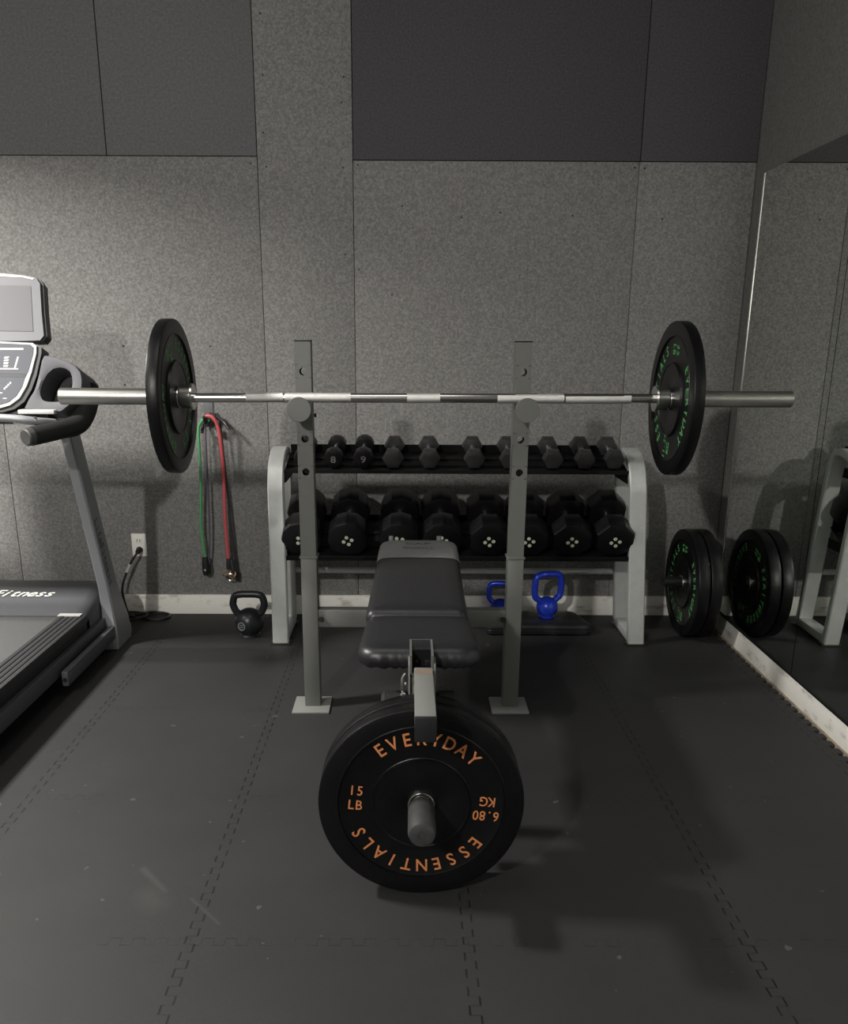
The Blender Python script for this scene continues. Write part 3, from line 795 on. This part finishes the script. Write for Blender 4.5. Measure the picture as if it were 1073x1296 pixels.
# ================================================================== treadmill
XR, XC = -1.19, -1.60
tm = thing('treadmill', (XC, 2.6, 0), 'grey treadmill with upright console, standing along the left side of the room', 'treadmill')
def mir(x): return 2*XC-x
def sym(fn):
    fn(1); fn(-1)
def sx(x, s): return x if s == 1 else mir(x)
YB0 = 1.55   # rear end of the deck
mk('running_belt', B().bx((mir(-1.312), YB0+.05, .165), (-1.312, 3.10, .192), .004), M['belt'], tm)
mk('rear_roller_cover', B().bx((mir(-1.205), YB0-.03, .10), (-1.205, YB0+.06, .20), .012), M['hood'], tm)
for s in (1, -1):
    def X(x): return sx(x, s)
    b = B()
    n = 5     # ribbed foot rail
    for k in range(n):
        xa = -1.304+k*.019
        b.bx((min(X(xa), X(xa+.0165)), YB0+.05, .168), (max(X(xa), X(xa+.0165)), 3.058, .202-.001*k), .002)
    rl = mk('foot_rail', b, M['rail_grip'], tm)
    mk('rail_label', B().bx((min(X(-1.312), X(-1.228)), 3.03, .2005), (max(X(-1.312), X(-1.228)), 3.058, .2035)), M['label_white'], rl, 0)
    mk('frame_rail', B().bx((min(X(-1.232), X(-1.204)), YB0, .072), (max(X(-1.232), X(-1.204)), 3.24, .132), .004), M['tread_grey'], tm)
    mk('deck_skirt', B().bx((min(X(-1.300), X(-1.222)), YB0+.03, .085), (max(X(-1.300), X(-1.222)), 3.10, .167)), M['plastic_black'], tm, 0)
    lv = B().bx((min(X(-1.192), X(-1.170)), 2.73, .045), (max(X(-1.192), X(-1.170)), 3.25, .098), .003)
    mk('lift_lever', lv, M['tread_grey'], tm)
    mk('bolt_hole', B().cyl((X(-1.181), 2.732, .068), (X(-1.181), 2.728, .068), .008, n=14), M['plastic_black'], tm)
    # upright: leaning column
    R = []
    for (yc, z, hx, hy) in ((3.30, .0, .034, .085), (3.305, .04, .034, .085), (3.30, .10, .030, .080), (3.285, .17, .024, .066), (3.25, .26, .0215, .052), (3.19, .42, .0205, .050), (3.10, .65, .0195, .048), (3.005, .90, .019, .046), (2.985, .95, .019, .045)):
        xc = X(-1.196+.012*z)
        e = .006
        R.append([Vector((xc+u, yc+v, z)) for u, v in ((-hx+e, -hy), (hx-e, -hy), (hx, -hy+e), (hx, hy-e), (hx-e, hy), (-hx+e, hy), (-hx, hy-e), (-hx, -hy+e))])
    upt = mk('upright', B().rings(R), M['tread_silver'], tm, 30)
    if s == 1:
        # raised dark lettering on the outer side of the column
        tb_ = B(); p0 = Vector((-1.1645, 3.105, .56)); p1 = Vector((-1.1665, 3.215, .275))
        ax = (p1-p0); L = ax.length; ax.normalize(); nx = Vector((1, 0, .006)).normalized(); up_ = nx.cross(ax)
        base = Matrix(((ax.x, up_.x, nx.x, (p0.x+p1.x)/2+.0035), (ax.y, up_.y, nx.y, (p0.y+p1.y)/2), (ax.z, up_.z, nx.z, (p0.z+p1.z)/2), (0, 0, 0, 1)))
        text_line(tb_, 'LifeFitness', base, .036, L/11.0, 1.0)
        mk('lettering', tb_, M['plastic_black'], upt, 0)
    mk('upright_foot', B().bx((min(X(-1.262), X(-1.168)), 3.20, .0), (max(X(-1.262), X(-1.168)), 3.42, .055), .012), M['tread_silver'], tm)
# motor hood
sec = [(3.055, .150), (3.050, .196), (3.075, .206), (3.15, .232), (3.24, .246), (3.32, .247), (3.40, .236), (3.455, .20), (3.47, .13), (3.47, .06), (3.06, .06)]
R = []
for x, k, sh in ((mir(-1.222), .80, .02), (mir(-1.236), .95, .004), (mir(-1.33), 1.0, 0), (-1.33, 1.0, 0), (-1.262, .985, 0), (-1.236, .93, .004), (-1.222, .80, .02)):
    R.append([Vector((x, y+(sh if y < 3.2 else -sh), .06+(z-.06)*k)) for y, z in sec])
hood = mk('motor_hood', B().rings(R), M['hood'], tm, 40)
lt = B()
ang = math.atan2(.246-.232, .09)
bm_ = Matrix.Translation((-1.565, 3.195, .2418)) @ Matrix.Rotation(.155, 4, 'X')
sh_ = Matrix.Identity(4); sh_[0][1] = .35
text_line(lt, 'LifeFitness', bm_ @ sh_, .055, .034, .95)
mk('lettering', lt, M['white_plastic'], hood, 0)
# console: every outline mirrored about the centre line; plane leans back
def cp(x, z, dep=0.0):
    y = 2.88+.35*(z-1.0)
    nrm = Vector((0, -1, .35)).normalized()
    return Vector((x, y, z))+nrm*dep
def slab(half, d0, d1, cb=None, dx=0.0):
    """half outline: from top centre-side to bottom centre-side on the right; mirrored to a closed outline"""
    out = list(half)+[(mir(x), z) for x, z in reversed(half)]
    f0 = lambda x, z: cp(x, z, d0); f1 = lambda x, z: cp(x, z, d1)
    return B().prism(out, f0, f1)
def inset(half, k):
    c = (XC, sum(p[1] for p in half)/len(half))
    return [(c[0]+(x-c[0])*(1-k/abs(x-c[0]+1e-6)) if abs(x-c[0]) > .02 else x, z+(k if z < c[1] else -k)) for x, z in half]
scr = [(-1.45, 1.413), (-1.368, 1.411), (-1.288, 1.404), (-1.246, 1.396), (-1.232, 1.378), (-1.224, 1.287), (-1.214, 1.210), (-1.226, 1.195), (-1.282, 1.193), (-1.45, 1.191)]
hd_ = mk('screen_housing', slab([(x+(.008 if x > -1.3 else 0), z) for x, z in scr], -.040, -.004), M['plastic_black'], tm)
mk('screen_bezel', slab(scr, -.004, .004), M['bezel'], hd_)
mk('screen', slab([(-1.45, 1.372), (-1.262, 1.369), (-1.249, 1.223), (-1.45, 1.225)], .004, .0055), M['screen'], hd_, 0)
mk('screen_trim', slab([(-1.45, 1.4115), (-1.368, 1.409), (-1.288, 1.402), (-1.250, 1.394), (-1.256, 1.389), (-1.288, 1.396), (-1.45, 1.402)], .004, .0055), M['trim_white'], hd_, 0)
mk('console_neck', B().bx((mir(-1.30), 2.97, 1.15), (-1.30, 3.03, 1.22), .01), M['plastic_black'], tm)
pan = [(-1.45, 1.189), (-1.361, 1.187), (-1.246, 1.183), (-1.233, 1.174), (-1.233, 1.150), (-1.247, 1.089), (-1.262, 1.046), (-1.284, 1.008), (-1.315, .985), (-1.354, .974), (-1.45, .968)]
mk('panel_backing', slab([(x+.0145 if x > -1.40 else x, z+(-.003 if z > 1.17 else (0 if z > 1.1 else -.010))) for x, z in pan], -.050, .0085), M['plastic_black'], tm, 30)
cpn = mk('control_panel', slab(pan, -.020, .014), M['trim_white'], tm, 30)
up_p = [(-1.45, 1.184), (-1.361, 1.182), (-1.252, 1.177), (-1.242, 1.168), (-1.243, 1.148), (-1.2575, 1.092), (-1.262, 1.084), (-1.45, 1.087)]
lo_p = [(-1.45, 1.075), (-1.268, 1.0725), (-1.276, 1.044), (-1.294, 1.015), (-1.320, .994), (-1.356, .984), (-1.45, .978)]
mk('display_face', slab(up_p, .014, .0155), M['panel_face'], cpn, 0)
mk('key_face', slab(lo_p, .014, .0155), M['panel_face'], cpn, 0)
mk('panel_gap', slab([(-1.45, 1.0865), (-1.262, 1.0835), (-1.267, 1.073), (-1.45, 1.0755)], .014, .0154), M['plastic_black'], cpn, 0)
kb = B()
def quad(b, x0, z0, x1, z1, sk=0.0, d=.0159):
    b.add([cp(x0, z0, d), cp(x1, z0, d), cp(x1+sk, z1, d), cp(x0+sk, z1, d)], [(0, 1, 2, 3)])
quad(kb, -1.42, 1.160, -1.275, 1.166); quad(kb, -1.305, 1.100, -1.299, 1.138, .010); quad(kb, -1.42, 1.098, -1.29, 1.102)
for i in range(4): quad(kb, -1.340, 1.106+i*.009, -1.325, 1.112+i*.009, .002+i*.001)
quad(kb, -1.44, 1.134, -1.352, 1.139); quad(kb, -1.44, 1.120, -1.36, 1.123)
quad(kb, -1.45, 1.033, -1.349, 1.043); quad(kb, -1.45, 1.022, -1.34, 1.025)
for i in range(4): quad(kb, -1.336+i*.006, 1.034+i*.006, -1.330+i*.006, 1.040+i*.006)
quad(kb, -1.338, 1.005, -1.325, 1.0075); quad(kb, -1.368, 1.000, -1.352, 1.012, 0); quad(kb, -1.45, 1.000, -1.40, 1.012)
mk('key_markings', kb, M['trim_white'], cpn, 0)
# console body wings with an open cup holder on each side
body = [(-1.218, 1.150), (-1.190, 1.147), (-1.160, 1.138), (-1.130, 1.127), (-1.105, 1.114), (-1.088, 1.097), (-1.081, 1.075), (-1.081, 1.050), (-1.083, 1.030), (-1.095, 1.010), (-1.12, .990), (-1.150, .966), (-1.20, .968), (-1.245, .972), (-1.290, .976), (-1.262, 1.003), (-1.240, 1.035), (-1.228, 1.084)]
cc = (-1.165, 1.055)
cup = []
for x, z in body:
    pass
cup_o = [(-1.222, 1.021), (-1.2215, 1.038), (-1.212, 1.066), (-1.198, 1.090), (-1.180, 1.105), (-1.160, 1.1095), (-1.140, 1.1065), (-1.124, 1.096), (-1.1165, 1.078), (-1.115, 1.055), (-1.119, 1.035), (-1.131, 1.014), (-1.145, 1.001), (-1.165, .999), (-1.190, .999), (-1.212, 1.002)]
def radial(outl, n=40):
    """resample a star-shaped outline about cc by angle"""
    res = []
    for k in range(n):
        a_ = 2*PI*k/n; d = Vector((math.cos(a_), math.sin(a_))); best = None
        for i in range(len(outl)):
            p = Vector(outl[i])-Vector(cc); q = Vector(outl[(i+1) % len(outl)])-Vector(cc); e_ = q-p
            den = d.x*e_.y-d.y*e_.x
            if abs(den) < 1e-9: continue
            t_ = (p.x*e_.y-p.y*e_.x)/den; u_ = (p.x*d.y-p.y*d.x)/den
            if t_ > 0 and -1e-6 <= u_ <= 1+1e-6: best = t_ if best is None else max(best, t_)
        res.append((cc[0]+d.x*best, cc[1]+d.y*best))
    return res
bo, co = radial(body), radial(cup_o)
for s in (1, -1):
    def q(pts): return [(sx(x, s), z) for x, z in pts]
    mid = [((a_[0]*.3+b_[0]*.7), (a_[1]*.3+b_[1]*.7)) for a_, b_ in zip(bo, co)]
    rings_ = [[cp(x, z, -.115) for x, z in q(bo)], [cp(x, z, -.006) for x, z in q(bo)], [cp(cc_[0], cc_[1], .004) for cc_ in q([(a_[0]*.9+b_[0]*.1, a_[1]*.9+b_[1]*.1) for a_, b_ in zip(bo, co)])],
              [cp(x, z, .006) for x, z in q(mid)], [cp(x, z, .002) for x, z in q(co)], [cp(x, z, -.10) for x, z in q(co)]]
    wg = mk('console_wing', B().rings(rings_, cap=False), M['console_grey'], tm, 40)
    mk('cup_holder', B().prism(q([(cc[0]+(x-cc[0])*1.03, cc[1]+(z-cc[1])*1.03) for x, z in co]), lambda x, z: cp(x, z, -.100), lambda x, z: cp(x, z, -.112)), M['plastic_black'], wg)
    mk('wing_back', B().prism(q([(cc[0]+(x-cc[0])*1.02, cc[1]+(z-cc[1])*1.02) for x, z in bo]), lambda x, z: cp(x, z, -.117), lambda x, z: cp(x, z+.0, -.150)), M['plastic_black'], wg)
    mk('wing_sill', B().bx((min(sx(-1.285, s), sx(-1.165, s)), 2.845, .962), (max(sx(-1.285, s), sx(-1.165, s)), 2.885, .976), .003), M['trim_white'], wg)
    # black sweeping hand rail with a foam grip
    path = catmull([(sx(-1.115, s), 3.00, 1.04), (sx(-1.105, s), 2.96, .975), (sx(-1.115, s), 2.90, .925), (sx(-1.150, s), 2.82, .912), (sx(-1.200, s), 2.735, .902)], 8)
    hr_ = mk('hand_rail', B().tube(path, lambda t_: .046-.016*min(1, t_*1.4), 18), M['foam_black'], tm, 60)
    mk('grip_end', B().cyl((sx(-1.199, s), 2.737, .9022), (sx(-1.212, s), 2.715, .8995), .0300, .0275, 20, .004), M['plug_grey'], hr_)
# chrome pulse bar between the two sides
mk('pulse_bar', B().tube(catmull([(-1.165, 2.84, .935), (-1.20, 2.78, .945), (-1.29, 2.755, .957), (XC, 2.745, .968), (mir(-1.29), 2.755, .957), (mir(-1.20), 2.78, .945), (mir(-1.165), 2.84, .935)], 8), .013, 14), M['tread_silver'], tm, 60)
for s in (1, -1):
    a_, b_ = (sx(-1.262, s), 2.761, .9535), (sx(-1.198, s), 2.781, .9447)
    mk('pulse_sensor', B().tube([a_, b_], .0145, 14), M['chrome'], tm, 60)
mk('console_underside', B().bx((mir(-1.20), 2.885, .925), (-1.20, 3.00, .975), .01), M['plastic_black'], tm)

# ================================================================== light
def area(name, loc, size, power, col=(1, .97, .92), rot=(0, 0, 0), sy=None):
    l = bpy.data.lights.new(name, 'AREA'); l.energy = power; l.color = col
    l.shape = 'RECTANGLE'; l.size = size; l.size_y = sy or size
    o = bpy.data.objects.new(name, l); COL.objects.link(o); o.location = loc; o.rotation_euler = rot
    return o
l1 = area('ceiling_lamp', (-2.36, 2.12, 2.44), .26, 138); l1.data.spread = math.radians(146)
area('ceiling_lamp', (-.25, 1.75, 2.70), 1.0, 7)
pl = bpy.data.lights.new('globe_lamp', 'POINT'); pl.energy = 310; pl.shadow_soft_size = .07; pl.color = (1, .97, .93)
po = bpy.data.objects.new('globe_lamp', pl); COL.objects.link(po); po.location = (-1.55, -1.5, 2.58)
w = bpy.data.worlds.new('World'); SC.world = w; w.use_nodes = True
w.node_tree.nodes['Background'].inputs['Color'].default_value = (.02, .02, .02, 1)

# ================================================================== camera
cam = bpy.data.cameras.new('Camera'); co_ = bpy.data.objects.new('Camera', cam); COL.objects.link(co_)
F, PITCH, ROLL, YAW, PCX, PCY = 1074.4056, .2798579, .00447816, -.00316175, 518.6899, 740.0268
W_, H_ = 1073, 1296
cp_, sp_ = math.cos(PITCH), math.sin(PITCH)
Bm = Matrix(((1, 0, 0), (0, sp_, -cp_), (0, cp_, sp_)))
Rr = Matrix.Rotation(ROLL, 3, 'Z'); Ry = Matrix.Rotation(YAW, 3, 'Z')
Rm = Ry @ Bm @ Rr
co_.matrix_world = Matrix.Translation((0, 0, 1.2)) @ Rm.to_4x4()
cam.sensor_fit = 'AUTO'; cam.sensor_width = 36; cam.lens = F/H_*36
cam.shift_x = (W_/2-PCX)/H_; cam.shift_y = (PCY-H_/2)/H_
cam.clip_start = .02
SC.camera = co_
SC.view_settings.view_transform = 'Standard'; SC.view_settings.look = 'None'
SC.view_settings.exposure = 0.0; SC.view_settings.gamma = 1.0
SC.view_settings.use_curve_mapping = False
